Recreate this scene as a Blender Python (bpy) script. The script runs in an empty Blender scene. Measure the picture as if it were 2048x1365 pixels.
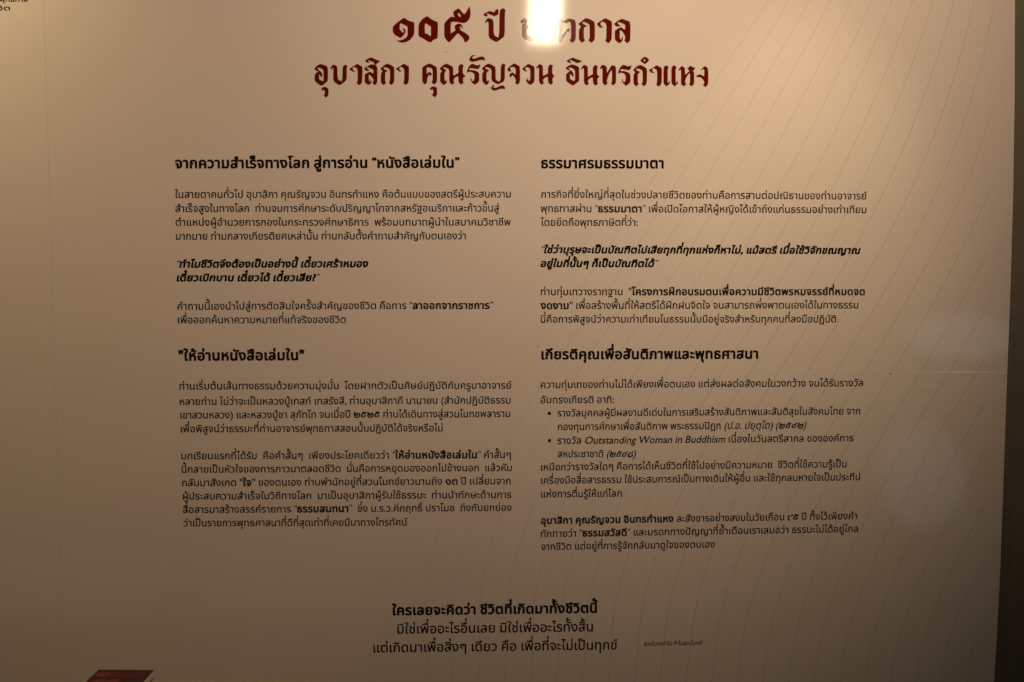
import bpy, math
from mathutils import Matrix, Vector
from mathutils.geometry import tessellate_polygon

S = bpy.context.scene
C = S.collection

# ------------------------------------------------------------------ camera, world, lamps, exposure
cam_data = bpy.data.cameras.new("camera")
cam = bpy.data.objects.new("camera", cam_data)
C.objects.link(cam)
cam_data.sensor_width = 36.0
cam_data.lens = 43.066
cam_data.clip_start = 0.05
cam_data.clip_end = 60.0
cam.matrix_world = Matrix((
    (0.999295, 0.003779, -0.037358, 0.0),
    (-0.037540, 0.078879, -0.996177, 0.0),
    (-0.000817, 0.996877, 0.078965, 1.5),
    (0, 0, 0, 1)))
cam_data.dof.use_dof = True
cam_data.dof.focus_distance = 2.93
cam_data.dof.aperture_fstop = 2.8
S.camera = cam

world = bpy.data.worlds.new("World")
S.world = world
world.use_nodes = True
bg = world.node_tree.nodes["Background"]
bg.inputs[0].default_value = (1.0, 0.80, 0.66, 1)
bg.inputs[1].default_value = 0.003

S.view_settings.view_transform = 'Standard'
S.view_settings.look = 'None'
S.view_settings.exposure = 0.0
S.view_settings.gamma = 1.0
S.view_settings.use_curve_mapping = False
S.cycles.use_denoising = True

WARM = (1.0, 0.690, 0.428)

def aim(o, target):
    o.rotation_euler = (Vector(target) - o.location).to_track_quat('-Z', 'Y').to_euler()

def spot(name, loc, target, power, half_deg, radius=0.03, col=WARM, blend=1.0):
    d = bpy.data.lights.new(name, 'SPOT')
    d.energy = power
    d.color = col
    d.spot_size = math.radians(2 * half_deg)
    d.spot_blend = blend
    d.shadow_soft_size = radius
    o = bpy.data.objects.new(name, d)
    C.objects.link(o)
    o.location = loc
    aim(o, target)

def area(name, loc, target, power, sx, sy, col, spread=180, shape='RECTANGLE'):
    d = bpy.data.lights.new(name, 'AREA')
    d.shape = shape
    d.size = sx
    d.size_y = sy
    d.spread = math.radians(spread)
    d.energy = power
    d.color = col
    o = bpy.data.objects.new(name, d)
    C.objects.link(o)
    o.location = loc
    aim(o, target)

PY = 2.94            # the printed face of the panel stands in the plane y = PY
spot("ceiling_spot", (0.80, PY - 1.8, 2.66), (0.0, PY, 2.30), 125.0, 60)
spot("ceiling_spot", (-1.20, PY - 0.5, 3.00), (-1.60, PY, 2.30), 65.0, 60, col=(1.0, 0.725, 0.375))
spot("ceiling_spot", (0.80, PY - 0.5, 2.60), (0.80, PY, 1.30), 12.5, 25, col=(1.0, 0.76, 0.38))
area("track_lamp", (0.318, 0.98, 2.463), (0.45, PY, 1.95), 1.0, 0.122, 0.34, (1.0, 0.82, 0.56), 70)
# dim lights added to reflect as soft grey patches in the laminate, low right
for k, p in ((1.0, 1.0), (0.86, 0.8), (0.68, 0.5)):
    area("added_reflection_light", (2.26, 0.38, 1.08), (1.2, PY, 1.35), 0.125 * p, 0.48 * k, 0.21 * k, (0.80, 0.86, 1.0), 180, 'ELLIPSE')
    area("added_reflection_light", (2.10, 0.38, 0.43), (1.0, PY, 1.0), 0.150 * p, 0.37 * k, 0.47 * k, (0.84, 0.87, 1.0), 180, 'ELLIPSE')


# ------------------------------------------------------------------ printed layout
# printed lines: key -> (x0, z0, x1, z1) of the baseline on the panel, millimetres
LINES = {
  'H1': (-684.5, 1679.1, -13.9, 1681.4),
  'P1a': (-686.1, 1609.2, 108.0, 1610.7),
  'P1b': (-686.2, 1576.2, 80.0, 1577.4),
  'P1c': (-686.1, 1543.7, 107.4, 1544.0),
  'P1d': (-686.2, 1510.8, 0.1, 1511.4),
  'Q1a': (-684.6, 1445.2, -232.3, 1445.5),
  'Q1b': (-687.3, 1412.8, -347.1, 1412.4),
  'P2a': (-686.2, 1344.9, 64.9, 1344.9),
  'P2b': (-685.9, 1312.4, -288.1, 1311.8),
  'H2': (-686.4, 1223.5, -388.0, 1223.5),
  'P3a': (-685.8, 1153.8, 109.1, 1151.3),
  'P3b': (-686.0, 1116.4, 107.0, 1115.4),
  'P3c': (-685.2, 1083.9, 106.1, 1082.4),
  'P3d': (-685.0, 1050.5, -57.3, 1048.5),
  'P4a': (-684.8, 984.9, 107.5, 982.2),
  'P4b': (-685.0, 952.2, 109.5, 950.2),
  'P4c': (-684.7, 919.4, 106.8, 917.8),
  'P4d': (-683.7, 886.9, 108.5, 883.8),
  'P4e': (-684.1, 854.0, 108.8, 852.2),
  'P4f': (-683.2, 821.3, -144.9, 818.2),
  'H3': (179.8, 1680.6, 474.1, 1680.5),
  'P5a': (179.2, 1610.3, 967.2, 1606.5),
  'P5b': (179.2, 1576.4, 966.9, 1573.7),
  'P5c': (179.2, 1543.4, 412.9, 1543.3),
  'Q2a': (182.1, 1478.5, 955.3, 1475.9),
  'Q2b': (178.5, 1445.3, 464.1, 1444.9),
  'P6a': (179.4, 1377.4, 967.7, 1375.9),
  'P6b': (178.6, 1344.2, 952.5, 1343.5),
  'P6c': (179.5, 1311.3, 898.5, 1309.4),
  'H4': (180.9, 1222.8, 709.0, 1222.3),
  'P7a': (179.6, 1152.4, 968.2, 1153.1),
  'P7b': (179.7, 1115.6, 358.1, 1115.5),
  'L1a': (220.3, 1083.2, 962.6, 1083.9),
  'L1b': (221.1, 1049.6, 830.7, 1050.0),
  'L2a': (220.5, 1015.7, 947.7, 1017.4),
  'L2b': (221.1, 983.2, 412.4, 982.1),
  'P8a': (180.6, 950.8, 931.6, 953.4),
  'P8b': (180.6, 918.2, 966.0, 920.8),
  'P8c': (181.0, 884.7, 378.4, 884.8),
  'P9a': (180.7, 819.1, 960.5, 823.8),
  'P9b': (180.7, 786.4, 963.9, 791.6),
  'P9c': (181.1, 754.3, 608.2, 756.3),
  'V1': (-184.2, 596.5, 320.1, 596.7),
  'V2': (-171.1, 550.1, 309.2, 549.8),
  'V3': (-229.9, 503.9, 369.6, 503.3),
  'C1': (435.6, 511.3, 579.7, 512.5),
}
# title lettering outlines (outer loop, then holes), millimetres on the panel
TITLE = [
  [[(-143.5, 2031.2), (-135.0, 2025.5), (-126.7, 2022.2), (-119.2, 2020.5), (-119.4, 1996.5), (-121.5, 1989.0), (-128.4, 1980.1), (-136.7, 1975.0), (-147.1, 1972.5), (-155.3, 1974.2), (-162.9, 1978.6), (-156.0, 1977.9), (-147.0, 1980.0), (-140.1, 1983.8), (-135.2, 1988.9), (-135.1, 2009.3), (-137.8, 2011.6), (-152.9, 2018.6), (-153.7, 2003.0), (-148.9, 1999.0), (-145.9, 1995.3), (-144.1, 1999.4), (-145.5, 2003.4), (-148.9, 2007.1), (-142.0, 2005.1), (-139.3, 2002.4), (-140.0, 1997.0), (-142.8, 1992.2), (-149.0, 1985.4), (-151.5, 1983.7), (-155.9, 1985.4), (-165.5, 1990.8), (-169.9, 1998.2), (-169.8, 2009.7), (-161.8, 2017.9)]],
  [[(-89.1, 2035.3), (-81.3, 2029.2), (-73.0, 2024.5), (-63.4, 2021.2), (-64.3, 1983.2), (-70.5, 1981.8), (-76.7, 1977.7), (-80.9, 1972.9), (-88.5, 1976.2), (-98.1, 1982.3), (-109.8, 1987.7), (-109.2, 2016.9), (-100.5, 2027.8)], [(-94.4, 2017.6), (-89.6, 2017.0), (-84.1, 2012.6), (-80.0, 2010.9), (-80.5, 1987.2), (-84.9, 1991.2), (-89.7, 1994.2), (-94.6, 1995.2)]],
  [[(-37.5, 1973.6), (-42.1, 1977.0), (-49.1, 1987.0), (-48.9, 2018.3), (-41.1, 2027.5), (-34.9, 2032.9), (-29.4, 2034.0), (-24.0, 2031.8), (-26.3, 2036.7), (-27.9, 2042.8), (-25.9, 2047.4), (-14.6, 2053.9), (-8.4, 2046.7), (-1.9, 2038.8), (4.0, 2046.8), (7.9, 2053.7), (10.2, 2059.1), (12.9, 2050.7), (13.3, 2041.5), (11.7, 2031.6), (7.8, 2024.7), (1.5, 2020.1), (-4.7, 2019.1), (-13.2, 2020.5), (-21.0, 2021.7), (-28.7, 2022.1), (-33.4, 2019.1), (-33.9, 1993.9), (-28.8, 1998.5), (-21.8, 2002.4), (-24.9, 2007.7), (-24.1, 2013.1), (-19.4, 2016.9), (-13.2, 2018.3), (-8.6, 2016.2), (-5.6, 2010.1), (-6.9, 2003.6), (-8.6, 2008.6), (-11.3, 2012.0), (-12.5, 2007.8), (-9.4, 2001.7), (-4.0, 1999.0), (3.0, 1995.3), (9.2, 1989.6), (10.6, 1985.0), (9.2, 1980.4), (5.3, 1976.5), (0.2, 1973.8), (-1.7, 1976.5), (-3.3, 1981.8), (-7.9, 1987.9), (-17.2, 1995.5), (-21.1, 1990.9), (-31.2, 1980.2)], [(-15.4, 2043.3), (-10.8, 2038.0), (-9.7, 2032.2), (-13.9, 2034.5), (-17.0, 2039.1)]],
  [[(89.3, 2055.0), (96.6, 2049.7), (94.2, 2045.2), (93.7, 1989.5), (83.7, 1981.2), (74.0, 1974.7), (55.3, 1985.2), (55.7, 2019.9), (52.6, 2023.2), (50.2, 2021.9), (49.5, 2017.8), (46.8, 2021.2), (48.5, 2025.3), (54.7, 2032.1), (67.2, 2027.4), (67.8, 1991.7), (80.2, 1984.6), (81.4, 2049.2)]],
  [[(58.2, 2048.1), (69.3, 2044.4), (71.4, 2049.2), (76.2, 2052.6), (79.6, 2049.9), (78.9, 2039.0), (69.3, 2035.2), (59.6, 2038.9), (51.3, 2042.2), (54.4, 2035.1), (47.8, 2035.1), (41.6, 2039.5)]],
  [[(130.4, 2024.2), (140.4, 2032.4), (148.7, 2026.6), (145.1, 2018.5), (149.9, 2011.5), (146.3, 2004.5), (146.3, 1992.9), (160.5, 1986.0), (160.5, 2018.5), (155.8, 2022.0), (165.2, 2027.9), (177.1, 2039.5), (175.9, 2025.6), (172.3, 2016.3), (172.4, 1989.6), (155.8, 1975.5), (134.5, 1985.9), (134.5, 2016.1), (140.4, 2020.8), (133.3, 2019.5)]],
  [[(199.3, 2032.6), (206.2, 2028.5), (214.9, 2025.2), (214.6, 1983.0), (206.7, 1972.7), (198.3, 1979.5), (201.4, 1984.3), (201.7, 2019.0), (191.7, 2024.4), (188.2, 2021.0), (188.6, 2016.2), (191.0, 2012.8), (195.8, 2011.8), (191.0, 2009.4), (185.4, 2010.4), (178.5, 2018.2), (182.7, 2022.3), (191.7, 2027.8)]],
  [[(332.0, 2033.0), (339.0, 2029.0), (347.7, 2025.6), (347.6, 1983.3), (339.7, 1973.0), (331.3, 1979.8), (334.4, 1984.6), (334.6, 2019.4), (324.4, 2024.8), (321.0, 2021.4), (321.3, 2016.6), (323.8, 2013.2), (328.7, 2012.2), (323.8, 2009.8), (318.2, 2010.8), (311.3, 2018.6), (315.4, 2022.7), (324.4, 2028.2)]],
  [[(219.6, 2022.1), (228.6, 2031.7), (234.8, 2026.3), (245.2, 2031.8), (261.9, 2027.2), (262.1, 1982.1), (253.7, 1973.9), (246.1, 1981.4), (250.6, 1984.8), (250.5, 2020.3), (244.6, 2024.3), (241.1, 2019.5), (234.8, 2021.5), (230.0, 2022.9), (230.1, 1990.2), (243.2, 2008.6), (248.1, 2005.3), (246.0, 1999.8), (241.8, 2002.5), (233.5, 1986.8), (230.1, 1977.9), (225.2, 1973.8), (219.7, 1981.2)]],
  [[(286.2, 2033.1), (298.1, 2028.7), (307.1, 2022.6), (307.3, 1983.1), (299.7, 1974.1), (291.3, 1980.9), (294.8, 1985.0), (294.6, 2017.1), (286.3, 2021.8), (280.0, 2023.5), (277.2, 2021.8), (280.0, 2018.4), (289.8, 2014.0), (282.1, 2010.9), (280.8, 2006.8), (281.2, 1985.0), (284.3, 1980.9), (277.1, 1974.0), (269.0, 1982.2), (269.3, 2005.4), (274.5, 2012.9), (266.8, 2018.3), (277.2, 2026.6)]],
  [[(371.0, 2031.6), (378.7, 2029.2), (391.6, 2024.5), (391.9, 1980.8), (384.7, 1973.6), (376.9, 1980.7), (379.7, 1985.5), (379.0, 1991.0), (374.0, 1999.9), (367.7, 2005.3), (366.3, 2003.2), (366.4, 1986.8), (368.9, 1982.4), (371.7, 1986.9), (372.3, 1991.7), (374.1, 1987.6), (373.4, 1982.1), (370.3, 1976.6), (365.8, 1973.5), (354.6, 1982.0), (354.5, 2003.8), (362.1, 2008.7), (369.4, 2012.1), (378.9, 2005.3), (379.5, 2017.6), (366.2, 2023.0), (360.6, 2022.6), (362.8, 2018.9), (368.7, 2015.2), (362.1, 2012.8), (356.5, 2014.1), (352.3, 2019.5), (361.3, 2026.4)]],
  [[(-339.3, 1923.0), (-331.6, 1920.3), (-322.8, 1915.8), (-323.2, 1882.9), (-330.6, 1877.5), (-336.1, 1872.1), (-342.2, 1873.2), (-354.5, 1882.7), (-354.3, 1898.1), (-349.6, 1902.7), (-345.7, 1905.7), (-350.3, 1907.3), (-355.6, 1911.4), (-348.6, 1918.7)], [(-347.9, 1914.1), (-341.7, 1913.4), (-333.3, 1908.9), (-333.3, 1881.7), (-343.6, 1886.6), (-344.2, 1898.9), (-341.9, 1896.6), (-337.0, 1890.5), (-336.1, 1901.2), (-340.3, 1905.8), (-344.1, 1908.0)]],
  [[(-330.7, 1870.2), (-321.9, 1865.2), (-322.4, 1849.9), (-327.9, 1843.7), (-334.4, 1849.5), (-330.9, 1852.9), (-330.8, 1860.6), (-334.7, 1862.9), (-335.5, 1859.1), (-339.3, 1863.6), (-336.9, 1867.5)]],
  [[(-310.7, 1922.0), (-300.7, 1917.8), (-300.3, 1887.2), (-289.6, 1881.5), (-288.4, 1916.7), (-282.1, 1922.1), (-276.4, 1917.5), (-278.8, 1913.7), (-279.1, 1885.3), (-295.5, 1872.2), (-310.8, 1882.2), (-310.1, 1912.0), (-312.4, 1913.9), (-315.1, 1908.9), (-317.8, 1913.5)]],
  [[(-253.9, 1923.8), (-248.6, 1920.4), (-241.6, 1917.0), (-242.8, 1880.5), (-249.1, 1872.9), (-256.4, 1878.6), (-253.6, 1882.8), (-253.3, 1911.9), (-262.1, 1916.5), (-264.9, 1912.6), (-263.4, 1908.1), (-258.0, 1906.5), (-264.2, 1904.2), (-273.0, 1911.1), (-269.5, 1914.1), (-260.9, 1918.8)]],
  [[(-144.5, 1924.6), (-139.1, 1921.2), (-132.2, 1917.8), (-133.2, 1881.3), (-139.5, 1873.6), (-146.8, 1879.4), (-144.1, 1883.6), (-143.9, 1912.8), (-152.8, 1917.3), (-155.5, 1913.5), (-154.0, 1908.9), (-148.6, 1907.4), (-154.8, 1905.0), (-163.7, 1911.9), (-160.1, 1915.0), (-151.6, 1919.6)]],
  [[(-220.7, 1938.8), (-212.6, 1934.7), (-199.1, 1930.1), (-205.8, 1925.5), (-210.5, 1920.7), (-214.7, 1921.9), (-214.3, 1926.2), (-227.4, 1931.9), (-228.2, 1930.0), (-224.3, 1925.4), (-230.5, 1925.8), (-236.7, 1930.0), (-228.9, 1935.7)]],
  [[(-222.0, 1922.4), (-214.7, 1921.6), (-210.5, 1920.4), (-206.6, 1915.5), (-207.0, 1879.5), (-213.2, 1873.3), (-219.4, 1879.8), (-216.2, 1883.3), (-217.0, 1888.7), (-222.3, 1895.6), (-226.9, 1898.6), (-227.4, 1889.4), (-225.5, 1881.7), (-223.2, 1884.0), (-222.8, 1888.7), (-220.5, 1884.1), (-221.7, 1878.7), (-228.0, 1873.3), (-237.2, 1880.2), (-237.0, 1898.6), (-232.3, 1901.6), (-223.8, 1905.9), (-216.5, 1900.2), (-216.0, 1909.8), (-229.9, 1915.4), (-232.2, 1913.9), (-224.5, 1907.4), (-232.3, 1906.6), (-238.4, 1910.8), (-235.3, 1915.4)]],
  [[(-183.3, 1924.5), (-175.6, 1921.4), (-166.7, 1915.7), (-167.4, 1881.2), (-173.7, 1873.5), (-180.6, 1879.6), (-177.5, 1883.5), (-177.2, 1910.3), (-184.2, 1914.5), (-190.4, 1915.6), (-192.7, 1914.1), (-190.4, 1911.0), (-181.5, 1907.2), (-186.6, 1904.9), (-188.5, 1901.8), (-188.7, 1883.4), (-186.4, 1879.6), (-192.7, 1873.4), (-199.2, 1880.3), (-198.6, 1901.8), (-194.7, 1907.2), (-200.5, 1911.7), (-191.9, 1920.2)]],
  [[(-84.0, 1925.3), (-75.5, 1921.5), (-66.5, 1916.2), (-66.3, 1882.4), (-73.4, 1875.1), (-79.6, 1881.2), (-76.8, 1885.4), (-77.1, 1913.1), (-89.5, 1916.1), (-90.6, 1914.5), (-90.7, 1900.0), (-86.4, 1905.3), (-80.2, 1903.8), (-79.1, 1900.0), (-81.4, 1894.6), (-84.9, 1899.2), (-88.4, 1893.0), (-90.4, 1885.4), (-90.1, 1880.0), (-95.2, 1875.0), (-101.3, 1882.2), (-101.5, 1915.3), (-94.9, 1920.7)]],
  [[(-75.0, 1872.4), (-66.4, 1868.2), (-66.5, 1851.6), (-72.0, 1845.4), (-79.4, 1852.3), (-75.8, 1854.7), (-75.8, 1862.3), (-78.1, 1865.4), (-80.5, 1861.9), (-84.3, 1865.8), (-81.2, 1869.6)]],
  [[(-44.3, 1925.1), (-36.6, 1921.7), (-28.0, 1917.1), (-28.1, 1896.4), (-21.1, 1901.0), (-16.1, 1902.6), (-16.0, 1918.7), (-9.3, 1924.9), (-3.1, 1920.3), (-5.5, 1917.2), (-5.5, 1901.9), (1.1, 1895.7), (-4.8, 1891.9), (-5.6, 1884.9), (-3.3, 1880.7), (-9.5, 1875.3), (-16.1, 1881.8), (-16.1, 1895.3), (-22.7, 1893.3), (-27.4, 1887.2), (-27.4, 1884.1), (-25.1, 1880.6), (-31.4, 1875.2), (-37.6, 1881.7), (-37.8, 1910.9), (-45.9, 1915.5), (-51.4, 1916.2), (-52.2, 1914.7), (-44.0, 1909.4), (-48.7, 1904.0), (-48.8, 1886.3), (-46.1, 1884.0), (-43.8, 1887.1), (-43.0, 1882.5), (-45.4, 1877.9), (-50.4, 1874.4), (-59.4, 1881.6), (-59.2, 1902.4), (-54.5, 1907.8), (-61.1, 1912.4), (-52.9, 1920.8)]],
  [[(19.9, 1945.4), (25.4, 1943.5), (19.9, 1942.3), (16.4, 1940.0), (17.6, 1937.0), (23.8, 1937.0), (32.4, 1940.9), (41.0, 1942.1), (45.6, 1939.4), (48.7, 1931.7), (43.3, 1933.6), (35.5, 1933.6), (25.3, 1930.1), (17.6, 1928.9), (12.1, 1930.4), (9.0, 1933.9), (13.7, 1943.1)]],
  [[(17.5, 1925.1), (26.1, 1921.3), (31.6, 1921.7), (36.2, 1924.0), (34.7, 1917.9), (32.3, 1913.2), (28.4, 1912.1), (22.2, 1913.2), (12.1, 1914.7), (9.7, 1912.4), (10.5, 1910.4), (19.8, 1910.1), (28.4, 1907.1), (33.1, 1902.5), (33.4, 1883.2), (22.8, 1875.1), (16.6, 1880.1), (12.3, 1887.0), (12.8, 1891.6), (14.3, 1891.6), (15.5, 1886.2), (18.2, 1883.9), (21.3, 1887.8), (22.1, 1899.3), (18.3, 1903.9), (12.8, 1905.8), (7.3, 1905.4), (3.8, 1903.1), (4.2, 1908.5), (8.2, 1917.7), (12.1, 1922.4)]],
  [[(54.2, 1925.6), (62.0, 1923.4), (72.1, 1917.3), (72.0, 1888.0), (79.8, 1883.4), (83.7, 1887.3), (84.2, 1920.4), (90.0, 1926.6), (96.3, 1922.0), (93.9, 1918.9), (93.9, 1885.0), (77.5, 1876.1), (61.9, 1884.9), (61.9, 1911.8), (54.1, 1916.4), (47.9, 1916.8), (47.1, 1914.8), (57.6, 1908.7), (51.8, 1905.6), (50.6, 1902.5), (50.6, 1886.4), (53.3, 1884.1), (56.0, 1887.2), (56.4, 1882.6), (54.0, 1877.2), (49.0, 1874.8), (40.0, 1883.3), (40.1, 1902.5), (44.8, 1908.7), (38.5, 1912.5), (46.4, 1921.0)]],
  [[(66.5, 1876.1), (70.8, 1873.0), (65.7, 1871.0), (68.1, 1868.7), (74.3, 1869.5), (83.7, 1874.2), (90.7, 1875.0), (93.9, 1870.4), (94.6, 1865.0), (87.6, 1866.9), (80.6, 1865.7), (71.2, 1861.8), (65.7, 1862.2), (59.5, 1867.9)]],
  [[(116.4, 1926.6), (122.2, 1923.4), (129.7, 1919.5), (130.0, 1882.4), (123.6, 1875.2), (117.3, 1881.7), (120.0, 1884.7), (118.5, 1890.1), (114.2, 1896.7), (110.9, 1899.1), (110.0, 1894.9), (107.2, 1893.1), (103.3, 1897.8), (105.7, 1901.4), (111.2, 1905.4), (114.8, 1903.3), (119.4, 1899.7), (119.4, 1914.1), (114.2, 1917.6), (108.2, 1917.3), (106.7, 1914.6), (107.6, 1910.4), (110.0, 1907.5), (103.9, 1906.5), (100.9, 1908.6), (99.4, 1912.8), (107.6, 1921.2)]],
  [[(149.5, 1925.6), (157.4, 1922.0), (164.4, 1918.5), (164.4, 1883.1), (155.0, 1875.3), (148.9, 1878.9), (143.7, 1885.4), (145.9, 1889.0), (149.8, 1892.9), (148.3, 1889.0), (149.5, 1886.1), (153.2, 1886.1), (154.1, 1889.7), (153.8, 1913.6), (145.9, 1917.8), (142.2, 1914.8), (142.8, 1911.2), (148.3, 1907.9), (142.8, 1907.0), (138.6, 1909.4), (134.3, 1913.8), (141.0, 1919.0)]],
  [[(175.0, 1925.4), (184.2, 1921.6), (184.5, 1896.4), (190.3, 1900.6), (196.1, 1902.1), (196.0, 1918.6), (201.8, 1924.9), (208.8, 1921.1), (206.4, 1917.5), (206.4, 1902.5), (211.9, 1897.1), (207.4, 1892.3), (206.8, 1884.5), (208.9, 1880.9), (202.5, 1875.5), (196.1, 1882.0), (196.1, 1895.2), (189.7, 1893.4), (184.8, 1888.0), (184.8, 1884.4), (187.0, 1880.8), (180.9, 1875.4), (174.5, 1882.6), (174.7, 1915.5), (172.6, 1916.7), (168.7, 1913.1), (167.7, 1916.1)]],
  [[(281.6, 1924.3), (290.8, 1920.4), (291.2, 1895.2), (297.0, 1899.4), (302.8, 1901.0), (302.7, 1917.5), (308.5, 1923.8), (315.5, 1919.9), (313.1, 1916.3), (313.2, 1901.3), (318.7, 1895.9), (314.1, 1891.1), (313.6, 1883.3), (315.7, 1879.7), (309.3, 1874.3), (302.9, 1880.8), (302.8, 1894.1), (296.4, 1892.2), (291.6, 1886.8), (291.6, 1883.2), (293.7, 1879.6), (287.6, 1874.2), (281.2, 1881.4), (281.4, 1914.4), (279.2, 1915.6), (275.3, 1911.9), (274.4, 1914.9)]],
  [[(256.0, 1940.9), (261.9, 1937.4), (278.2, 1932.6), (272.4, 1929.1), (265.8, 1926.8), (258.0, 1930.3), (248.8, 1934.7), (247.5, 1932.8), (252.8, 1927.7), (246.9, 1927.3), (239.1, 1932.1), (246.9, 1937.0)]],
  [[(252.8, 1924.8), (260.6, 1922.6), (270.1, 1918.8), (270.6, 1885.3), (263.4, 1880.2), (256.9, 1874.7), (250.3, 1876.9), (238.9, 1885.2), (238.8, 1900.7), (243.7, 1905.8), (248.9, 1909.7), (243.0, 1910.9), (237.1, 1915.1), (244.3, 1921.2)], [(245.0, 1916.1), (249.5, 1916.8), (260.3, 1911.7), (260.4, 1884.7), (248.6, 1889.8), (248.6, 1902.0), (251.6, 1899.4), (256.1, 1893.7), (257.4, 1898.2), (255.5, 1905.9), (250.9, 1910.3), (247.6, 1912.3)]],
  [[(325.3, 1924.5), (335.5, 1920.4), (336.6, 1904.3), (340.5, 1912.0), (348.3, 1924.0), (358.1, 1919.8), (358.3, 1881.8), (352.1, 1874.7), (345.5, 1880.5), (348.5, 1883.7), (348.3, 1912.1), (343.8, 1906.9), (339.2, 1896.6), (336.4, 1884.3), (338.7, 1880.5), (332.1, 1874.7), (325.6, 1881.7), (325.7, 1913.9), (323.4, 1915.8), (320.5, 1912.9), (318.8, 1916.1)]],
  [[(376.5, 1924.4), (385.1, 1920.6), (390.6, 1921.0), (395.3, 1923.3), (393.8, 1917.1), (391.5, 1912.5), (387.5, 1911.3), (381.2, 1912.4), (371.0, 1913.9), (368.7, 1911.6), (369.5, 1909.7), (378.9, 1909.3), (387.6, 1906.3), (392.3, 1901.7), (392.9, 1882.4), (382.3, 1874.2), (376.0, 1879.2), (371.6, 1886.1), (371.9, 1890.8), (373.5, 1890.8), (374.7, 1885.4), (377.5, 1883.1), (380.6, 1886.9), (381.3, 1898.5), (377.4, 1903.2), (371.9, 1905.1), (366.4, 1904.7), (362.8, 1902.3), (363.2, 1907.7), (367.1, 1917.0), (371.0, 1921.7)]],
  [[(415.0, 1924.3), (422.9, 1921.2), (432.0, 1915.5), (431.9, 1880.7), (425.7, 1872.9), (418.5, 1879.1), (421.7, 1883.0), (421.5, 1910.0), (414.3, 1914.3), (408.0, 1915.4), (405.7, 1913.8), (408.1, 1910.8), (417.1, 1906.9), (412.0, 1904.6), (410.1, 1901.5), (410.2, 1882.9), (412.6, 1879.1), (406.4, 1872.9), (399.6, 1879.8), (399.9, 1901.4), (403.8, 1906.9), (397.8, 1911.5), (406.4, 1920.0)]],
  [[(455.1, 1923.9), (460.7, 1920.4), (467.8, 1917.0), (467.3, 1880.3), (461.1, 1872.5), (453.5, 1878.3), (456.3, 1882.5), (456.0, 1911.9), (446.9, 1916.5), (444.2, 1912.6), (445.8, 1908.0), (451.3, 1906.5), (445.1, 1904.1), (435.9, 1911.1), (439.5, 1914.2), (448.1, 1918.8)]],
  [[(426.2, 1943.6), (432.7, 1940.4), (437.4, 1935.3), (431.5, 1928.5), (426.9, 1925.6), (421.0, 1929.1), (415.1, 1933.6), (420.9, 1940.0)], [(424.9, 1937.5), (428.2, 1934.9), (426.2, 1932.0), (423.6, 1933.6)]],
  [[(477.3, 1923.8), (484.1, 1919.0), (481.4, 1914.5), (481.7, 1884.4), (483.2, 1881.4), (485.9, 1888.0), (487.5, 1883.8), (486.0, 1879.6), (479.3, 1873.3), (471.3, 1880.1), (471.2, 1918.7)]],
  [[(496.3, 1923.9), (503.1, 1919.1), (500.4, 1914.6), (500.7, 1884.5), (502.3, 1881.5), (505.0, 1888.1), (506.6, 1883.9), (505.1, 1879.7), (498.4, 1873.3), (490.3, 1880.2), (490.3, 1918.7)]],
  [[(515.1, 1922.5), (522.8, 1917.1), (523.3, 1900.8), (528.1, 1905.7), (533.0, 1909.3), (531.8, 1912.3), (529.0, 1914.1), (527.7, 1915.9), (535.9, 1922.9), (541.5, 1919.0), (548.3, 1917.8), (544.6, 1913.0), (541.6, 1909.9), (544.7, 1907.0), (545.3, 1880.4), (539.2, 1873.2), (532.1, 1879.2), (534.8, 1882.2), (534.9, 1904.5), (532.5, 1903.9), (529.4, 1900.3), (525.2, 1893.0), (523.7, 1887.0), (523.8, 1882.2), (526.3, 1879.2), (519.9, 1873.1), (513.4, 1879.7), (513.3, 1911.0), (510.9, 1913.4), (507.5, 1909.5), (506.3, 1912.8)]],
  [[(569.4, 1922.7), (578.4, 1916.7), (579.2, 1879.4), (571.9, 1871.8), (565.9, 1877.5), (569.3, 1881.7), (568.9, 1886.0), (564.5, 1892.0), (558.4, 1895.6), (549.1, 1896.4), (548.8, 1897.9), (553.4, 1901.0), (560.1, 1902.8), (564.4, 1900.4), (568.8, 1897.4), (568.9, 1912.5), (566.7, 1914.9), (561.9, 1911.2), (560.6, 1912.4)]],
]
EDGE = [(1314.8, 2222.1), (1315.9, 2081.7), (1322.7, 1845.3), (1326.5, 1605.9), (1327.0, 1363.3), (1325.6, 1191.7), (1324.9, 1055.7), (1324.5, 868.7), (1322.8, 660.9), (1320.0, 527.5), (1316.7, 406.1)]
SEAM = -978.8
# contour lines: (x of the line nearest the edge, z, gap to the next line), millimetres
CONTOUR = [
  (1464.8, 2068.5, 50.0),
  (1460.4, 1918.4, 56.3),
  (1414.6, 1685.4, 63.2),
  (1269.8, 1350.0, 68.4),
  (1216.9, 1251.1, 69.8),
  (1082.8, 1022.6, 69.9),
  (1015.0, 891.4, 70.1),
  (975.7, 809.3, 69.5),
  (934.2, 710.6, 68.4),
  (896.4, 602.7, 66.7),
  (867.7, 467.4, 64.4),
  (862.5, 412.7, 64.5),
]

# ------------------------------------------------------------------ materials
def new_mat(name):
    m = bpy.data.materials.new(name)
    m.use_nodes = True
    nt = m.node_tree
    b = nt.nodes["Principled BSDF"]
    return m, nt, b

def N(nt, kind, **kw):
    n = nt.nodes.new(kind)
    for k, v in kw.items():
        setattr(n, k, v)
    return n

def math_node(nt, op, a, b=None):
    n = N(nt, 'ShaderNodeMath', operation=op)
    for i, v in enumerate((a, b)):
        if v is None:
            continue
        if isinstance(v, (int, float)):
            n.inputs[i].default_value = v
        else:
            nt.links.new(v, n.inputs[i])
    return n.outputs[0]

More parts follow.
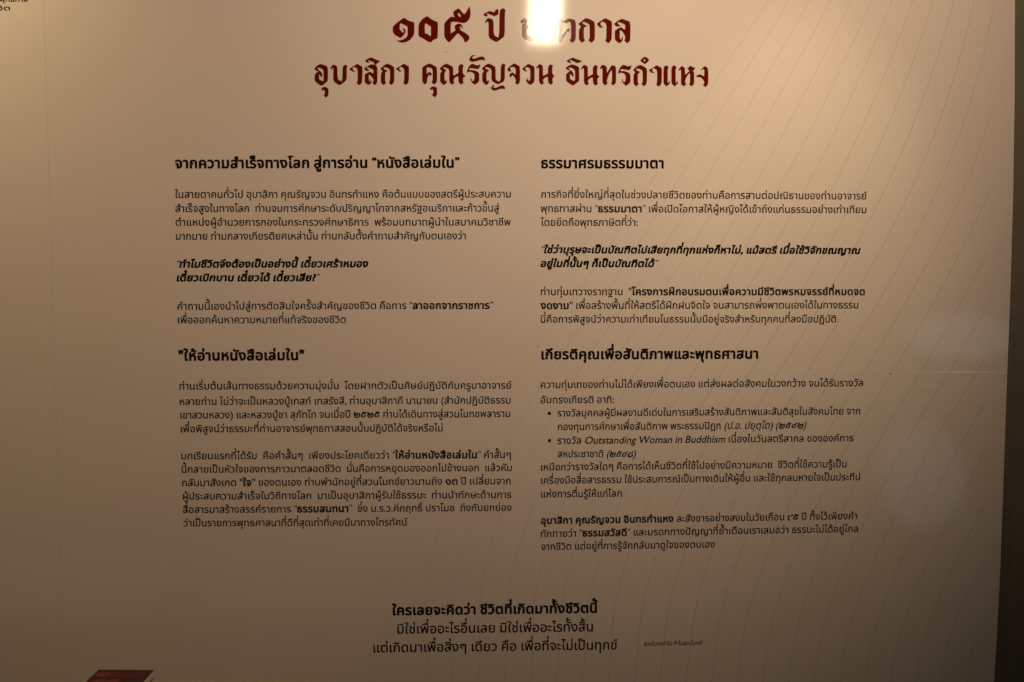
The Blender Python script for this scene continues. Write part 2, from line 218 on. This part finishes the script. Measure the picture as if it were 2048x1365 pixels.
def vinyl_relief(nt):
    """fine horizontal ribs, woven grain, shallow waviness and the two fold lines of laminated banner vinyl"""
    tc = N(nt, 'ShaderNodeTexCoord')
    sep = N(nt, 'ShaderNodeSeparateXYZ')
    nt.links.new(tc.outputs['Object'], sep.inputs[0])
    z = sep.outputs['Z']
    # ribs, 4.4 mm apart, broken up along their length
    mp = N(nt, 'ShaderNodeMapping')
    mp.inputs['Scale'].default_value = (6.0, 6.0, 225.0)
    nt.links.new(tc.outputs['Object'], mp.inputs[0])
    ribs = N(nt, 'ShaderNodeTexNoise')
    ribs.inputs['Scale'].default_value = 1.0
    ribs.inputs['Detail'].default_value = 1.5
    nt.links.new(mp.outputs[0], ribs.inputs['Vector'])
    # grain
    grain = N(nt, 'ShaderNodeTexNoise')
    grain.inputs['Scale'].default_value = 420.0
    grain.inputs['Detail'].default_value = 2.0
    nt.links.new(tc.outputs['Object'], grain.inputs['Vector'])
    # slow waviness of the sheet
    wave = N(nt, 'ShaderNodeTexNoise')
    wave.inputs['Scale'].default_value = 2.2
    wave.inputs['Detail'].default_value = 1.0
    nt.links.new(tc.outputs['Object'], wave.inputs['Vector'])
    h = math_node(nt, 'MULTIPLY', ribs.outputs[0], 0.000017)
    h = math_node(nt, 'ADD', h, math_node(nt, 'MULTIPLY', grain.outputs[0], 0.000016))
    h = math_node(nt, 'ADD', h, math_node(nt, 'MULTIPLY', wave.outputs[0], 0.0006))
    wob = math_node(nt, 'MULTIPLY', math_node(nt, 'SUBTRACT', wave.outputs[0], 0.5), 0.006)
    zz = math_node(nt, 'ADD', z, wob)
    for z0, amp, wid in ((1.1828, 0.00011, 0.0040), (1.1490, 0.00006, 0.0034), (1.066, 0.00003, 0.003)):
        d = math_node(nt, 'DIVIDE', math_node(nt, 'SUBTRACT', zz, z0), wid)
        g = math_node(nt, 'EXPONENT', math_node(nt, 'MULTIPLY', math_node(nt, 'MULTIPLY', d, d), -1.0))
        h = math_node(nt, 'ADD', h, math_node(nt, 'MULTIPLY', g, amp))
    bump = N(nt, 'ShaderNodeBump')
    bump.inputs['Strength'].default_value = 1.0
    bump.inputs['Distance'].default_value = 1.0
    nt.links.new(h, bump.inputs['Height'])
    return tc, bump

def laminated(name, col, tint=None):
    m, nt, b = new_mat(name)
    tc, bump = vinyl_relief(nt)
    b.inputs['Roughness'].default_value = 0.06
    b.inputs['Specular IOR Level'].default_value = 0.5
    nt.links.new(bump.outputs[0], b.inputs['Normal'])
    if tint is None:
        b.inputs['Base Color'].default_value = (*col, 1)
    else:
        tint(nt, tc, b, col)
    return m

def paper_tint(nt, tc, b, col):
    # the printed ground: off-white with a faint blotchy print tone
    n = N(nt, 'ShaderNodeTexNoise')
    n.inputs['Scale'].default_value = 1.7
    n.inputs['Detail'].default_value = 5.0
    nt.links.new(tc.outputs['Object'], n.inputs['Vector'])
    mix = N(nt, 'ShaderNodeMix', data_type='RGBA')
    mix.inputs[6].default_value = (col[0] * 0.975, col[1] * 0.955, col[2] * 0.965, 1)
    mix.inputs[7].default_value = (min(1, col[0] * 1.02), col[1] * 1.03, col[2] * 1.02, 1)
    nt.links.new(n.outputs[0], mix.inputs[0])
    nt.links.new(mix.outputs[2], b.inputs['Base Color'])

def contour_tint(nt, tc, b, col):
    # the printed hairlines fade out of the ground tone towards the left of the panel
    sep = N(nt, 'ShaderNodeSeparateXYZ')
    nt.links.new(tc.outputs['Object'], sep.inputs[0])
    r = N(nt, 'ShaderNodeMapRange')
    r.inputs['From Min'].default_value = -0.35
    r.inputs['From Max'].default_value = 0.75
    lev = math_node(nt, 'MULTIPLY', math_node(nt, 'SUBTRACT', sep.outputs['Z'], 1.2), -0.45)
    nt.links.new(math_node(nt, 'ADD', sep.outputs['X'], lev), r.inputs['Value'])
    mix = N(nt, 'ShaderNodeMix', data_type='RGBA')
    mix.inputs[6].default_value = (PAPER[0] * 0.965, PAPER[1] * 0.95, PAPER[2] * 0.95, 1)
    mix.inputs[7].default_value = (*col, 1)
    nt.links.new(r.outputs[0], mix.inputs[0])
    nt.links.new(mix.outputs[2], b.inputs['Base Color'])

PAPER = (0.745, 0.685, 0.65)
M_PAPER = laminated("panel_vinyl", PAPER, paper_tint)
M_INK = laminated("black_ink", (0.016, 0.012, 0.010))
M_GREY = laminated("dark_grey_ink", (0.030, 0.025, 0.022))
M_MAROON = laminated("maroon_ink", (0.122, 0.007, 0.003))
M_LINE = laminated("contour_ink", (0.622, 0.562, 0.522), contour_tint)

M_SPECK = laminated("dirt", (0.36, 0.28, 0.23))

def wall_material():
    m, nt, b = new_mat("dark_painted_wall")
    tc = N(nt, 'ShaderNodeTexCoord')
    n = N(nt, 'ShaderNodeTexNoise')
    n.inputs['Scale'].default_value = 7.0
    n.inputs['Detail'].default_value = 7.0
    n.inputs['Roughness'].default_value = 0.6
    nt.links.new(tc.outputs['Object'], n.inputs['Vector'])
    mix = N(nt, 'ShaderNodeMix', data_type='RGBA')
    mix.inputs[6].default_value = (0.118, 0.108, 0.082, 1)
    mix.inputs[7].default_value = (0.185, 0.168, 0.135, 1)
    nt.links.new(n.outputs[0], mix.inputs[0])
    nt.links.new(mix.outputs[2], b.inputs['Base Color'])
    b.inputs['Roughness'].default_value = 0.75
    g = N(nt, 'ShaderNodeTexNoise')
    g.inputs['Scale'].default_value = 90.0
    g.inputs['Detail'].default_value = 4.0
    nt.links.new(tc.outputs['Object'], g.inputs['Vector'])
    bp = N(nt, 'ShaderNodeBump')
    bp.inputs['Strength'].default_value = 0.35
    bp.inputs['Distance'].default_value = 0.004
    nt.links.new(g.outputs[0], bp.inputs['Height'])
    nt.links.new(bp.outputs[0], b.inputs['Normal'])
    return m

def noisy(name, c0, c1, scale, rough, bump=0.0):
    m, nt, b = new_mat(name)
    tc = N(nt, 'ShaderNodeTexCoord')
    n = N(nt, 'ShaderNodeTexNoise')
    n.inputs['Scale'].default_value = scale
    n.inputs['Detail'].default_value = 4.0
    nt.links.new(tc.outputs['Object'], n.inputs['Vector'])
    mix = N(nt, 'ShaderNodeMix', data_type='RGBA')
    mix.inputs[6].default_value = (*c0, 1)
    mix.inputs[7].default_value = (*c1, 1)
    nt.links.new(n.outputs[0], mix.inputs[0])
    nt.links.new(mix.outputs[2], b.inputs['Base Color'])
    b.inputs['Roughness'].default_value = rough
    b.inputs['Specular IOR Level'].default_value = 0.2
    if bump:
        bp = N(nt, 'ShaderNodeBump')
        bp.inputs['Distance'].default_value = bump
        nt.links.new(n.outputs[0], bp.inputs['Height'])
        nt.links.new(bp.outputs[0], b.inputs['Normal'])
    return m

# ------------------------------------------------------------------ helpers
def link_mesh(name, verts, faces, mat, parent=None, smooth=False):
    me = bpy.data.meshes.new(name)
    me.from_pydata(verts, [], faces)
    me.materials.append(mat)
    me.update()
    o = bpy.data.objects.new(name, me)
    C.objects.link(o)
    if parent is not None:
        o.parent = parent
    return o

def describe(o, label, cat, group=None, kind=None):
    o['label'] = label
    o['category'] = cat
    if group:
        o['group'] = group
    if kind:
        o['kind'] = kind

def slab(name, outline, y_front, y_back, mat, bevel, parent=None):
    """a board whose face outline (x, z) stands in the plane y = y_front; its rim is rounded over by `bevel`"""
    n = len(outline)
    cx = sum(p[0] for p in outline) / n
    verts, faces = [], []
    def inset(d):
        res = []
        for i in range(n):
            p0, p1, p2 = Vector(outline[i - 1]), Vector(outline[i]), Vector(outline[(i + 1) % n])
            e1, e2 = (p1 - p0).normalized(), (p2 - p1).normalized()
            n1, n2 = Vector((-e1.y, e1.x)), Vector((-e2.y, e2.x))
            m = (n1 + n2).normalized()
            res.append(p1 + m * d / max(0.3, m.dot(n1)))
        return res
    rings = []
    for t in (0.0, 30.0, 60.0, 90.0):
        a = math.radians(t)
        rings.append((inset(bevel * (1 - math.sin(a))), y_front + bevel * (1 - math.cos(a))))
    rings.append((inset(0), y_back))
    for pts, y in rings:
        verts += [(q[0], y, q[1]) for q in pts]
    faces.append(tuple(range(n)))
    for k in range(len(rings) - 1):
        for i in range(n):
            j = (i + 1) % n
            faces.append((k * n + i, (k + 1) * n + i, (k + 1) * n + j, k * n + j))
    k = len(rings) - 1
    faces.append(tuple(reversed(range(k * n, k * n + n))))
    return link_mesh(name, verts, faces, mat, parent)

# ------------------------------------------------------------------ lettering
# glyph outlines come from Blender's own built-in typeface; Thai vowels and tone marks are placed here
# style -> (half the extra stroke weight, slant, extra letter spacing), in em
STYLE = {'n': (0.016, 0.0, 0.0), 'b': (0.045, 0.0, 0.028), 'i': (0.016, 0.22, 0.0), 'h': (0.055, 0.20, 0.028)}
_curve = bpy.data.curves.new("lettering_source", 'FONT')
_curve.size = 1.0
_curve.resolution_u = 3
_src = bpy.data.objects.new("lettering_source", _curve)
C.objects.link(_src)
_cache = {}

def _mesh_of(text, off):
    _curve.body = text
    _curve.offset = off
    _src.update_tag()
    dg = bpy.context.evaluated_depsgraph_get()
    dg.update()
    me = bpy.data.meshes.new_from_object(_src.evaluated_get(dg), depsgraph=dg)
    v = [(q.co.x, q.co.y) for q in me.vertices]
    f = [tuple(q.vertices) for q in me.polygons]
    bpy.data.meshes.remove(me)
    return v, f

def glyph(ch, st):
    key = (ch, st)
    if key not in _cache:
        v, f = _mesh_of(ch, 0.0)
        ref = _ref.setdefault('H', max(q[0] for q in _mesh_of('H', 0.0)[0]))
        adv = max(q[0] for q in _mesh_of(ch + 'H', 0.0)[0]) - ref if ch not in MARKS else 0.0
        if ch in '“”':
            k = 0.72
            v = [(0.02 + q[0] * k, 0.72 - (0.70 - q[1]) * 0.8) for q in v]
            adv *= k
        elif '\u0e50' <= ch <= '\u0e59':
            top = max(q[1] for q in v)
            k = 1.18
            v = [(q[0] * k, q[1] * (1.14 if top < 0.52 else 1.0)) for q in v]
            adv *= k
        elif ch.isascii() and ch.isalpha():
            v = [(q[0] * 1.06, q[1] * 1.04) for q in v]
            adv *= 1.06
        # heavier weights: the outline struck several times, each impression a hair's breadth aside
        w = STYLE[st][0] + (0.012 if '\u0e50' <= ch <= '\u0e59' else 0.0)
        if not w:
            v = [(x, y, 0) for x, y in v]
        else:
            n = 8 if w > 0.015 else 4
            v0, f0, v, f = v, f, [], []
            for q in range(n):
                t = (q + 0.5) * 2 * math.pi / n
                k0 = len(v)
                v += [(x + w * math.cos(t), y + w * 0.8 * math.sin(t), q) for x, y in v0]
                f += [tuple(k0 + a for a in g) for g in f0]
        _cache[key] = (v, f, adv)
    return _cache[key]

_ref = {}
UPPER = set('\u0e31\u0e34\u0e35\u0e36\u0e37\u0e47\u0e4d')
TONE = set('\u0e48\u0e49\u0e4a\u0e4b\u0e4c')
LOWER = set('\u0e38\u0e39\u0e3a')
MARKS = UPPER | TONE | LOWER
TALL = set('\u0e1b\u0e1d\u0e1f')
RAISE = {'\u0e31': 0.190, '\u0e34': 0.150, '\u0e35': 0.220, '\u0e36': 0.220, '\u0e37': 0.220, '\u0e47': 0.22, '\u0e4d': 0.20}

def set_line(text):
    """text with *bold*, _italic_ and ~bold italic~ runs -> verts, faces in em units, ink from x = 0"""
    out_v, out_f = [], []
    pen, st, base, up = 0.0, 'n', '', ''
    i = 0
    while i < len(text):
        ch = text[i]
        if ch in '*_~':
            nxt = {'*': 'b', '_': 'i', '~': 'h'}[ch]
            st = 'n' if st == nxt else nxt
            i += 1
            continue
        off, shear, track = STYLE[st]
        v, f, adv = glyph(ch, st)
        dx = dy = 0.0
        if ch in MARKS:
            if ch not in LOWER and base in TALL:
                dx = -0.125
            if ch in TONE:
                if up:
                    dy = RAISE[up]
                elif i + 1 < len(text) and text[i + 1] == '\u0e33':
                    dy = RAISE['\u0e4d']
            if ch in UPPER:
                up = ch
            dx -= track * 0.8
        else:
            base, up = ch, ''
        k0 = len(out_v)
        out_v += [(pen + dx + x + (y + dy) * shear, y + dy, q) for x, y, q in v]
        out_f += [tuple(k0 + a for a in q) for q in f]
        if ch not in MARKS:
            pen += (0.25 if ch == ' ' else adv + track)
        i += 1
    x0 = min(q[0] for q in out_v)
    x1 = max(q[0] for q in out_v)
    return [(x - x0, y, q) for x, y, q in out_v], out_f, x1 - x0

INK_Y = PY - 0.0003
def typeset(name, rows, em, mat, parent, dots=()):
    """rows: (line key, text); each line runs between the two measured ends of its baseline on the panel"""
    verts, faces = [], []
    for key, text in rows:
        ax, az, bx, bz = (q / 1000 for q in LINES[key])
        gv, gf, w = set_line(text)
        a, b = Vector((ax, az)), Vector((bx, bz))
        d = (b - a)
        length = d.length
        d.normalize()
        u = Vector((-d.y, d.x))
        sx = length / w
        if DEBUG:
            print("LINE", key, round(sx / em, 3))
        k0 = len(verts)
        for x, y, q in gv:
            p = a + d * (x * sx) + u * (y * em)
            verts.append((p.x, INK_Y - q * 0.00002, p.y))
        faces += [tuple(k0 + q for q in f) for f in gf]
    for x, z, r in dots:
        k0 = len(verts)
        verts += [(x + r * math.cos(t * math.pi / 10), INK_Y, z + r * math.sin(t * math.pi / 10)) for t in range(20)]
        faces.append(tuple(k0 + t for t in range(20)))
    return link_mesh(name, verts, faces, mat, parent)
DEBUG = False

# ------------------------------------------------------------------ wall and panel
wall = link_mesh("wall", [(-4, PY + 0.045, -0.2), (4.5, PY + 0.045, -0.2), (4.5, PY + 0.045, 3.4), (-4, PY + 0.045, 3.4),
                          (-4, PY + 0.16, -0.2), (4.5, PY + 0.16, -0.2), (4.5, PY + 0.16, 3.4), (-4, PY + 0.16, 3.4)],
                 [(0, 1, 2, 3), (7, 6, 5, 4), (0, 4, 5, 1), (1, 5, 6, 2), (2, 6, 7, 3), (3, 7, 4, 0)], wall_material())
describe(wall, "dark brown-grey painted wall showing as a strip right of the white panel", "wall")

edge = [(x / 1000, z / 1000) for x, z in EDGE]
SX = SEAM / 1000
outline = [(SX + 0.0001, 0.12)] + [(edge[-1][0] - 0.004, 0.12)] + list(reversed(edge)) + [(edge[0][0] - 0.004, 2.42), (SX + 0.0001, 2.42)]
panel = slab("display_panel", outline, PY, PY + 0.040, M_PAPER, 0.0005)
describe(panel, "large glossy off-white exhibition panel printed with two columns of black text under a maroon title", "panel",
         "glossy printed exhibition panels")
side = slab("display_panel", [(-2.6, 0.12), (SX - 0.0001, 0.12), (SX - 0.0001, 2.42), (-2.6, 2.42)], PY, PY + 0.040, M_PAPER, 0.0005)
describe(side, "narrow strip of a neighbouring off-white panel with cut-off black words at the left edge", "panel",
         "glossy printed exhibition panels")

# hairline contour pattern
def curve_points(k):
    """k-th hairline, counted leftwards from the one nearest the edge; Catmull-Rom through the measured levels"""
    pts = [(x / 1000 - k * g / 1000, z / 1000) for x, z, g in CONTOUR]
    (xa, za), (xb, zb) = pts[0], pts[1]
    pts = [(xa + (xa - xb) * 2.0 * 0.75, za + (za - zb) * 2.0)] + pts
    (xa, za), (xb, zb) = pts[-1], pts[-2]
    pts = pts + [(xa + (xa - xb) * 6.5 * 0.8, za + (za - zb) * 6.5)]
    res = []
    for i in range(len(pts) - 1):
        p0, p1, p2, p3 = (Vector(pts[max(0, min(len(pts) - 1, i + q))]) for q in (-1, 0, 1, 2))
        def tang(a, b, c):
            d1, d2 = (b - a), (c - b)
            l1, l2 = max(d1.length, 1e-6), max(d2.length, 1e-6)
            return (d1 / l1 * l2 + d2 / l2 * l1) / (l1 + l2)
        seg = (p2 - p1).length
        m1, m2 = tang(p0, p1, p2) * seg, tang(p1, p2, p3) * seg
        n = max(3, int(seg / 0.02))
        for s in range(n):
            t = s / n
            res.append(p1 * (2*t**3 - 3*t**2 + 1) + m1 * (t**3 - 2*t**2 + t) + p2 * (-2*t**3 + 3*t**2) + m2 * (t**3 - t**2))
    res.append(Vector(pts[-1]))
    return res

cv, cf = [], []
HALF = 0.00115
for k in range(-6, 16):
    run = []
    for p in curve_points(k):
        lim = 1.268 + 0.012 * (2.05 - p.y) / 1.2
        ok = p.x < lim and 0.2 < p.y < 2.38
        if ok:
            run.append(p)
    for i, p in enumerate(run):
        d = (run[min(i + 1, len(run) - 1)] - run[max(i - 1, 0)]).normalized()
        nrm = Vector((-d.y, d.x))
        cv += [(p.x - nrm.x * HALF, PY - 0.00015, p.y - nrm.y * HALF), (p.x + nrm.x * HALF, PY - 0.00015, p.y + nrm.y * HALF)]
        if i:
            b = len(cv)
            cf.append((b - 4, b - 2, b - 1, b - 3))
link_mesh("contour_pattern", cv, cf, M_LINE, panel)

# small specks of dirt on the laminate
for sx_, sz_, r in ((-0.0439, 1.9512, 0.0028), (1.0350, 1.1836, 0.0034), (1.1935, 1.1515, 0.0024)):
    n = 9
    ring = [r * (0.75 + 0.4 * math.sin(q * 2.3 + sx_ * 40)) for q in range(n)]
    link_mesh("dirt_speck", [(sx_ + ring[q] * math.cos(q * 2 * math.pi / n), PY - 0.0002, sz_ + ring[q] * math.sin(q * 2 * math.pi / n))
                             for q in range(n)], [tuple(range(n))], M_SPECK, panel)

# title
def soften(loop):
    res = []
    for i in range(len(loop)):
        p0, p1, p2 = Vector(loop[i - 1]), Vector(loop[i]), Vector(loop[(i + 1) % len(loop)])
        res += [p1 + (p0 - p1) * 0.16, p1 + (p2 - p1) * 0.16]
    return res
def title_mesh(name, glyphs):
    verts, faces = [], []
    for g in glyphs:
        loops = [[Vector((q.x / 1000, q.y / 1000, 0)) for q in soften(l)] for l in g]
        k0 = len(verts)
        for l in loops:
            verts += [(q.x, INK_Y, q.y) for q in l]
        faces += [tuple(k0 + a for a in f) for f in tessellate_polygon(loops)]
    return link_mesh(name, verts, faces, M_MAROON, panel)
for i, j in ((0, 3), (3, 5), (5, 11), (11, 19), (19, 29), (29, 41)):
    title_mesh("title_word", TITLE[i:j])

# body text
EM = 0.0243
EMH = 0.0335
typeset("heading", [("H1", "*จากความสำเร็จทางโลก สู่การอ่าน “หนังสือเล่มใน”*")], EMH, M_INK, panel)
typeset("paragraph", [
    ("P1a", "ในสายตาคนทั่วไป อุบาสิกา คุณรัญจวน อินทรกำแหง คือต้นแบบของสตรีผู้ประสบความ"),
    ("P1b", "สำเร็จสูงในทางโลก  ท่านจบการศึกษาระดับปริญญาโทจากสหรัฐอเมริกาและก้าวขึ้นสู่"),
    ("P1c", "ตำแหน่งผู้อำนวยการกองในกระทรวงศึกษาธิการ  พร้อมบทบาทผู้นำในสมาคมวิชาชีพ"),
    ("P1d", "มากมาย ท่ามกลางเกียรติยศเหล่านั้น ท่านกลับตั้งคำถามสำคัญกับตนเองว่า")], EM, M_GREY, panel)
typeset("quotation", [
    ("Q1a", "_“_~ทำไมชีวิตจึงต้องเป็นอย่างนี้ เดี๋ยวเศร้าหมอง~"),
    ("Q1b", "~เดี๋ยวเบิกบาน เดี๋ยวได้ เดี๋ยวเสีย?~_”_")], EM * 0.98, M_INK, panel)
typeset("paragraph", [
    ("P2a", "คำถามนี้เองนำไปสู่การตัดสินใจครั้งสำคัญของชีวิต คือการ “*ลาออกจากราชการ*”"),
    ("P2b", "เพื่อออกค้นหาความหมายที่แท้จริงของชีวิต")], EM, M_GREY, panel)
typeset("heading", [("H2", "*\"ให้อ่านหนังสือเล่มใน\"*")], EMH, M_INK, panel)
typeset("paragraph", [
    ("P3a", "ท่านเริ่มต้นเส้นทางธรรมด้วยความมุ่งมั่น  โดยฝากตัวเป็นศิษย์ปฏิบัติกับครูบาอาจารย์"),
    ("P3b", "หลายท่าน ไม่ว่าจะเป็นหลวงปู่เทสก์ เทสรังสี, ท่านอุบาสิกากี นานายน (สำนักปฏิบัติธรรม"),
    ("P3c", "เขาสวนหลวง) และหลวงปู่ชา สุภัทโท จนเมื่อปี ๒๕๒๕ ท่านได้เดินทางสู่สวนโมกขพลาราม"),
    ("P3d", "เพื่อพิสูจน์ว่าธรรมะที่ท่านอาจารย์พุทธทาสสอนนั้นปฏิบัติได้จริงหรือไม่")], EM, M_GREY, panel)
typeset("paragraph", [
    ("P4a", "บทเรียนแรกที่ได้รับ  คือคำสั้นๆ  เพียงประโยคเดียวว่า “*ให้อ่านหนังสือเล่มใน*” คำสั้นๆ"),
    ("P4b", "นี้กลายเป็นหัวใจของการภาวนาตลอดชีวิต  นั่นคือการหยุดมองออกไปข้างนอก  แล้วหัน"),
    ("P4c", "กลับมาสังเกต \"*ใจ*\" ของตนเอง ท่านพำนักอยู่ที่สวนโมกข์ยาวนานถึง ๑๓ ปี เปลี่ยนจาก"),
    ("P4d", "ผู้ประสบความสำเร็จในวิถีทางโลก  มาเป็นอุบาสิกาผู้รับใช้ธรรมะ  ท่านนำทักษะด้านการ"),
    ("P4e", "สื่อสารมาสร้างสรรค์รายการ “*ธรรมสนทนา*”  ซึ่ง ม.ร.ว.คึกฤทธิ์ ปราโมช  ถึงกับยกย่อง"),
    ("P4f", "ว่าเป็นรายการพุทธศาสนาที่ดีที่สุดเท่าที่เคยมีมาทางโทรทัศน์")], EM, M_GREY, panel)
typeset("heading", [("H3", "*ธรรมาศรมธรรมมาตา*")], EMH, M_INK, panel)
typeset("paragraph", [
    ("P5a", "ภารกิจที่ยิ่งใหญ่ที่สุดในช่วงปลายชีวิตของท่านคือการสานต่อปณิธานของท่านอาจารย์"),
    ("P5b", "พุทธทาสผ่าน “*ธรรมมาตา*” เพื่อเปิดโอกาสให้ผู้หญิงได้เข้าถึงแก่นธรรมอย่างเท่าเทียม"),
    ("P5c", "โดยยึดถือพุทธภาษิตที่ว่า:")], EM, M_GREY, panel)
typeset("quotation", [
    ("Q2a", "_“_~ใช่ว่าบุรุษจะเป็นบัณฑิตไปเสียทุกที่ทุกแห่งก็หาไม่, แม้สตรี เมื่อใช้วิจักขณญาณ~"),
    ("Q2b", "~อยู่ในที่นั้นๆ ก็เป็นบัณฑิตได้~_”_")], EM * 0.98, M_INK, panel)
typeset("paragraph", [
    ("P6a", "ท่านทุ่มเทวางรากฐาน  \"*โครงการฝึกอบรมตนเพื่อความมีชีวิตพรหมจรรย์ที่หมดจด*"),
    ("P6b", "*งดงาม*\" เพื่อสร้างพื้นที่ให้สตรีได้ฝึกฝนจิตใจ จนสามารถพึ่งพาตนเองได้ในทางธรรม"),
    ("P6c", "นี่คือการพิสูจน์ว่าความเท่าเทียมในธรรมนั้นมีอยู่จริงสำหรับทุกคนที่ลงมือปฏิบัติ")], EM, M_GREY, panel)
typeset("heading", [("H4", "*เกียรติคุณเพื่อสันติภาพและพุทธศาสนา*")], EMH, M_INK, panel)
typeset("paragraph", [
    ("P7a", "ความทุ่มเทของท่านไม่ได้เพียงเพื่อตนเอง แต่ส่งผลต่อสังคมในวงกว้าง จนได้รับรางวัล"),
    ("P7b", "อันทรงเกียรติ อาทิ:")], EM, M_GREY, panel)
typeset("bullet_list", [
    ("L1a", "รางวัลบุคคลผู้มีผลงานดีเด่นในการเสริมสร้างสันติภาพและสันติสุขในสังคมไทย จาก"),
    ("L1b", "กองทุนการศึกษาเพื่อสันติภาพ พระธรรมปิฎก _(ป.อ. ปยุตฺโต) (๒๕๔๒)_"),
    ("L2a", "รางวัล _Outstanding Woman in Buddhism_ เนื่องในวันสตรีสากล ขององค์การ"),
    ("L2b", "สหประชาชาติ _(๒๕๔๘)_")], EM, M_GREY, panel, dots=((0.2007, 1.0906, 0.0042), (0.2012, 1.0242, 0.0042)))
typeset("paragraph", [
    ("P8a", "เหนือกว่ารางวัลใดๆ คือการได้เห็นชีวิตที่ใช้ไปอย่างมีความหมาย  ชีวิตที่ใช้ความรู้เป็น"),
    ("P8b", "เครื่องมือสื่อสารธรรม ใช้ประสบการณ์เป็นทางเดินให้ผู้อื่น และใช้ทุกลมหายใจเป็นประทีป"),
    ("P8c", "แห่งการตื่นรู้ให้แก่โลก")], EM, M_GREY, panel)
typeset("paragraph", [
    ("P9a", "*อุบาสิกา คุณรัญจวน อินทรกำแหง* ละสังขารอย่างสงบในวัยเกือบ ๙๕ ปี ทิ้งไว้เพียงคำ"),
    ("P9b", "ทักทายว่า “*ธรรมสวัสดี*” และมรดกทางปัญญาที่ย้ำเตือนเราเสมอว่า ธรรมะไม่ได้อยู่ไกล"),
    ("P9c", "จากชีวิต แต่อยู่ที่การรู้จักกลับมาดูใจของตนเอง")], EM, M_GREY, panel)
typeset("closing_verse", [
    ("V1", "*ใครเลยจะคิดว่า ชีวิตที่เกิดมาทั้งชีวิตนี้*"),
    ("V2", "มิใช่เพื่ออะไรอื่นเลย มิใช่เพื่ออะไรทั้งสิ้น"),
    ("V3", "แต่เกิดมาเพื่อสิ่งๆ เดียว คือ เพื่อที่จะไม่เป็นทุกข์")], 0.0333, M_INK, panel)
typeset("caption", [("C1", "สวนโมกข์ทำใน ทำในสวนโมกข์")], 0.0140, M_INK, panel)
LINES["S1"] = (-1190.0, 2061.6, -1014.5, 2062.0)
LINES["S2"] = (-1099.0, 2042.0, -1056.4, 2042.3)
typeset("paragraph", [("S1", "ธรรมะของท่านพุทธทาส"), ("S2", "ชีวิต")], 0.0150, M_INK, side)

bpy.data.objects.remove(_src)

# ------------------------------------------------------------------ book on a low draped table
M_CLOTH = noisy("table_cloth", (0.38, 0.34, 0.29), (0.45, 0.41, 0.35), 60.0, 0.9, 0.0006)
def box(name, lo, hi, mat, parent=None):
    x0, y0, z0 = lo
    x1, y1, z1 = hi
    v = [(x0, y0, z0), (x1, y0, z0), (x1, y1, z0), (x0, y1, z0), (x0, y0, z1), (x1, y0, z1), (x1, y1, z1), (x0, y1, z1)]
    f = [(3, 2, 1, 0), (4, 5, 6, 7), (0, 1, 5, 4), (1, 2, 6, 5), (2, 3, 7, 6), (3, 0, 4, 7)]
    o = link_mesh(name, v, f, mat, parent)
    bv = o.modifiers.new("bevel", 'BEVEL')
    bv.width = min(0.004, 0.3 * min(x1 - x0, y1 - y0, z1 - z0))
    bv.segments = 2
    return o
TZ = 0.5334
table = box("table", (-1.55, 1.95, 0.0), (-0.30, 2.6815, TZ), M_CLOTH)
describe(table, "low table under a plain beige cloth standing before the panel, below the book", "table")

book = bpy.data.objects.new("book", None)
C.objects.link(book)
book.location = (-0.8227, 2.700, TZ)
book.rotation_euler = (0, 0, math.radians(-3.4))
describe(book, "dark maroon paperback with pink round spots on its cover lying flat at the lower left", "book")
M_COVER = noisy("maroon_cover", (0.034, 0.0025, 0.0015), (0.050, 0.005, 0.003), 30.0, 0.35)
M_BAND = noisy("red_cover_print", (0.075, 0.007, 0.005), (0.11, 0.012, 0.009), 60.0, 0.35)
M_PINK = noisy("pink_cover_print", (0.15, 0.013, 0.016), (0.24, 0.028, 0.032), 80.0, 0.35)
M_PAGES = noisy("page_edges", (0.50, 0.44, 0.33), (0.66, 0.60, 0.47), 400.0, 0.85)
BW, BL, BT = 0.1244, 0.18, 0.0207
box("back_cover", (0, -BL, 0.0), (BW - 0.0006, 0, 0.0006), M_COVER, book)
box("page_block", (0.0015, -BL + 0.001, 0.0007), (BW - 0.0002, -0.001, BT - 0.0013), M_PAGES, book)
cover = box("cover", (0, -BL, BT - 0.0012), (BW, 0, BT), M_COVER, book)
def disc(name, cx, cy, rx, ry, mat, z):
    return link_mesh(name, [(cx + rx * math.cos(t * math.pi / 16), cy + ry * math.sin(t * math.pi / 16), z) for t in range(32)],
                     [tuple(range(32))], mat, cover)
def sheet(name, x0, x1, y0, y1, mat, z):
    return link_mesh(name, [(x0, y0, z), (x1, y0, z), (x1, y1, z), (x0, y1, z)], [(0, 1, 2, 3)], mat, cover)
sheet("cover_band", 0.042, 0.112, -0.050, -0.014, M_BAND, BT + 0.0002)
disc("cover_spot", 0.022, -0.031, 0.0175, 0.0175, M_PINK, BT + 0.0002)
disc("cover_spot", 0.030, -0.082, 0.0200, 0.0200, M_PINK, BT + 0.0002)
disc("cover_spot", 0.058, -0.074, 0.0150, 0.0150, M_PINK, BT + 0.0004)
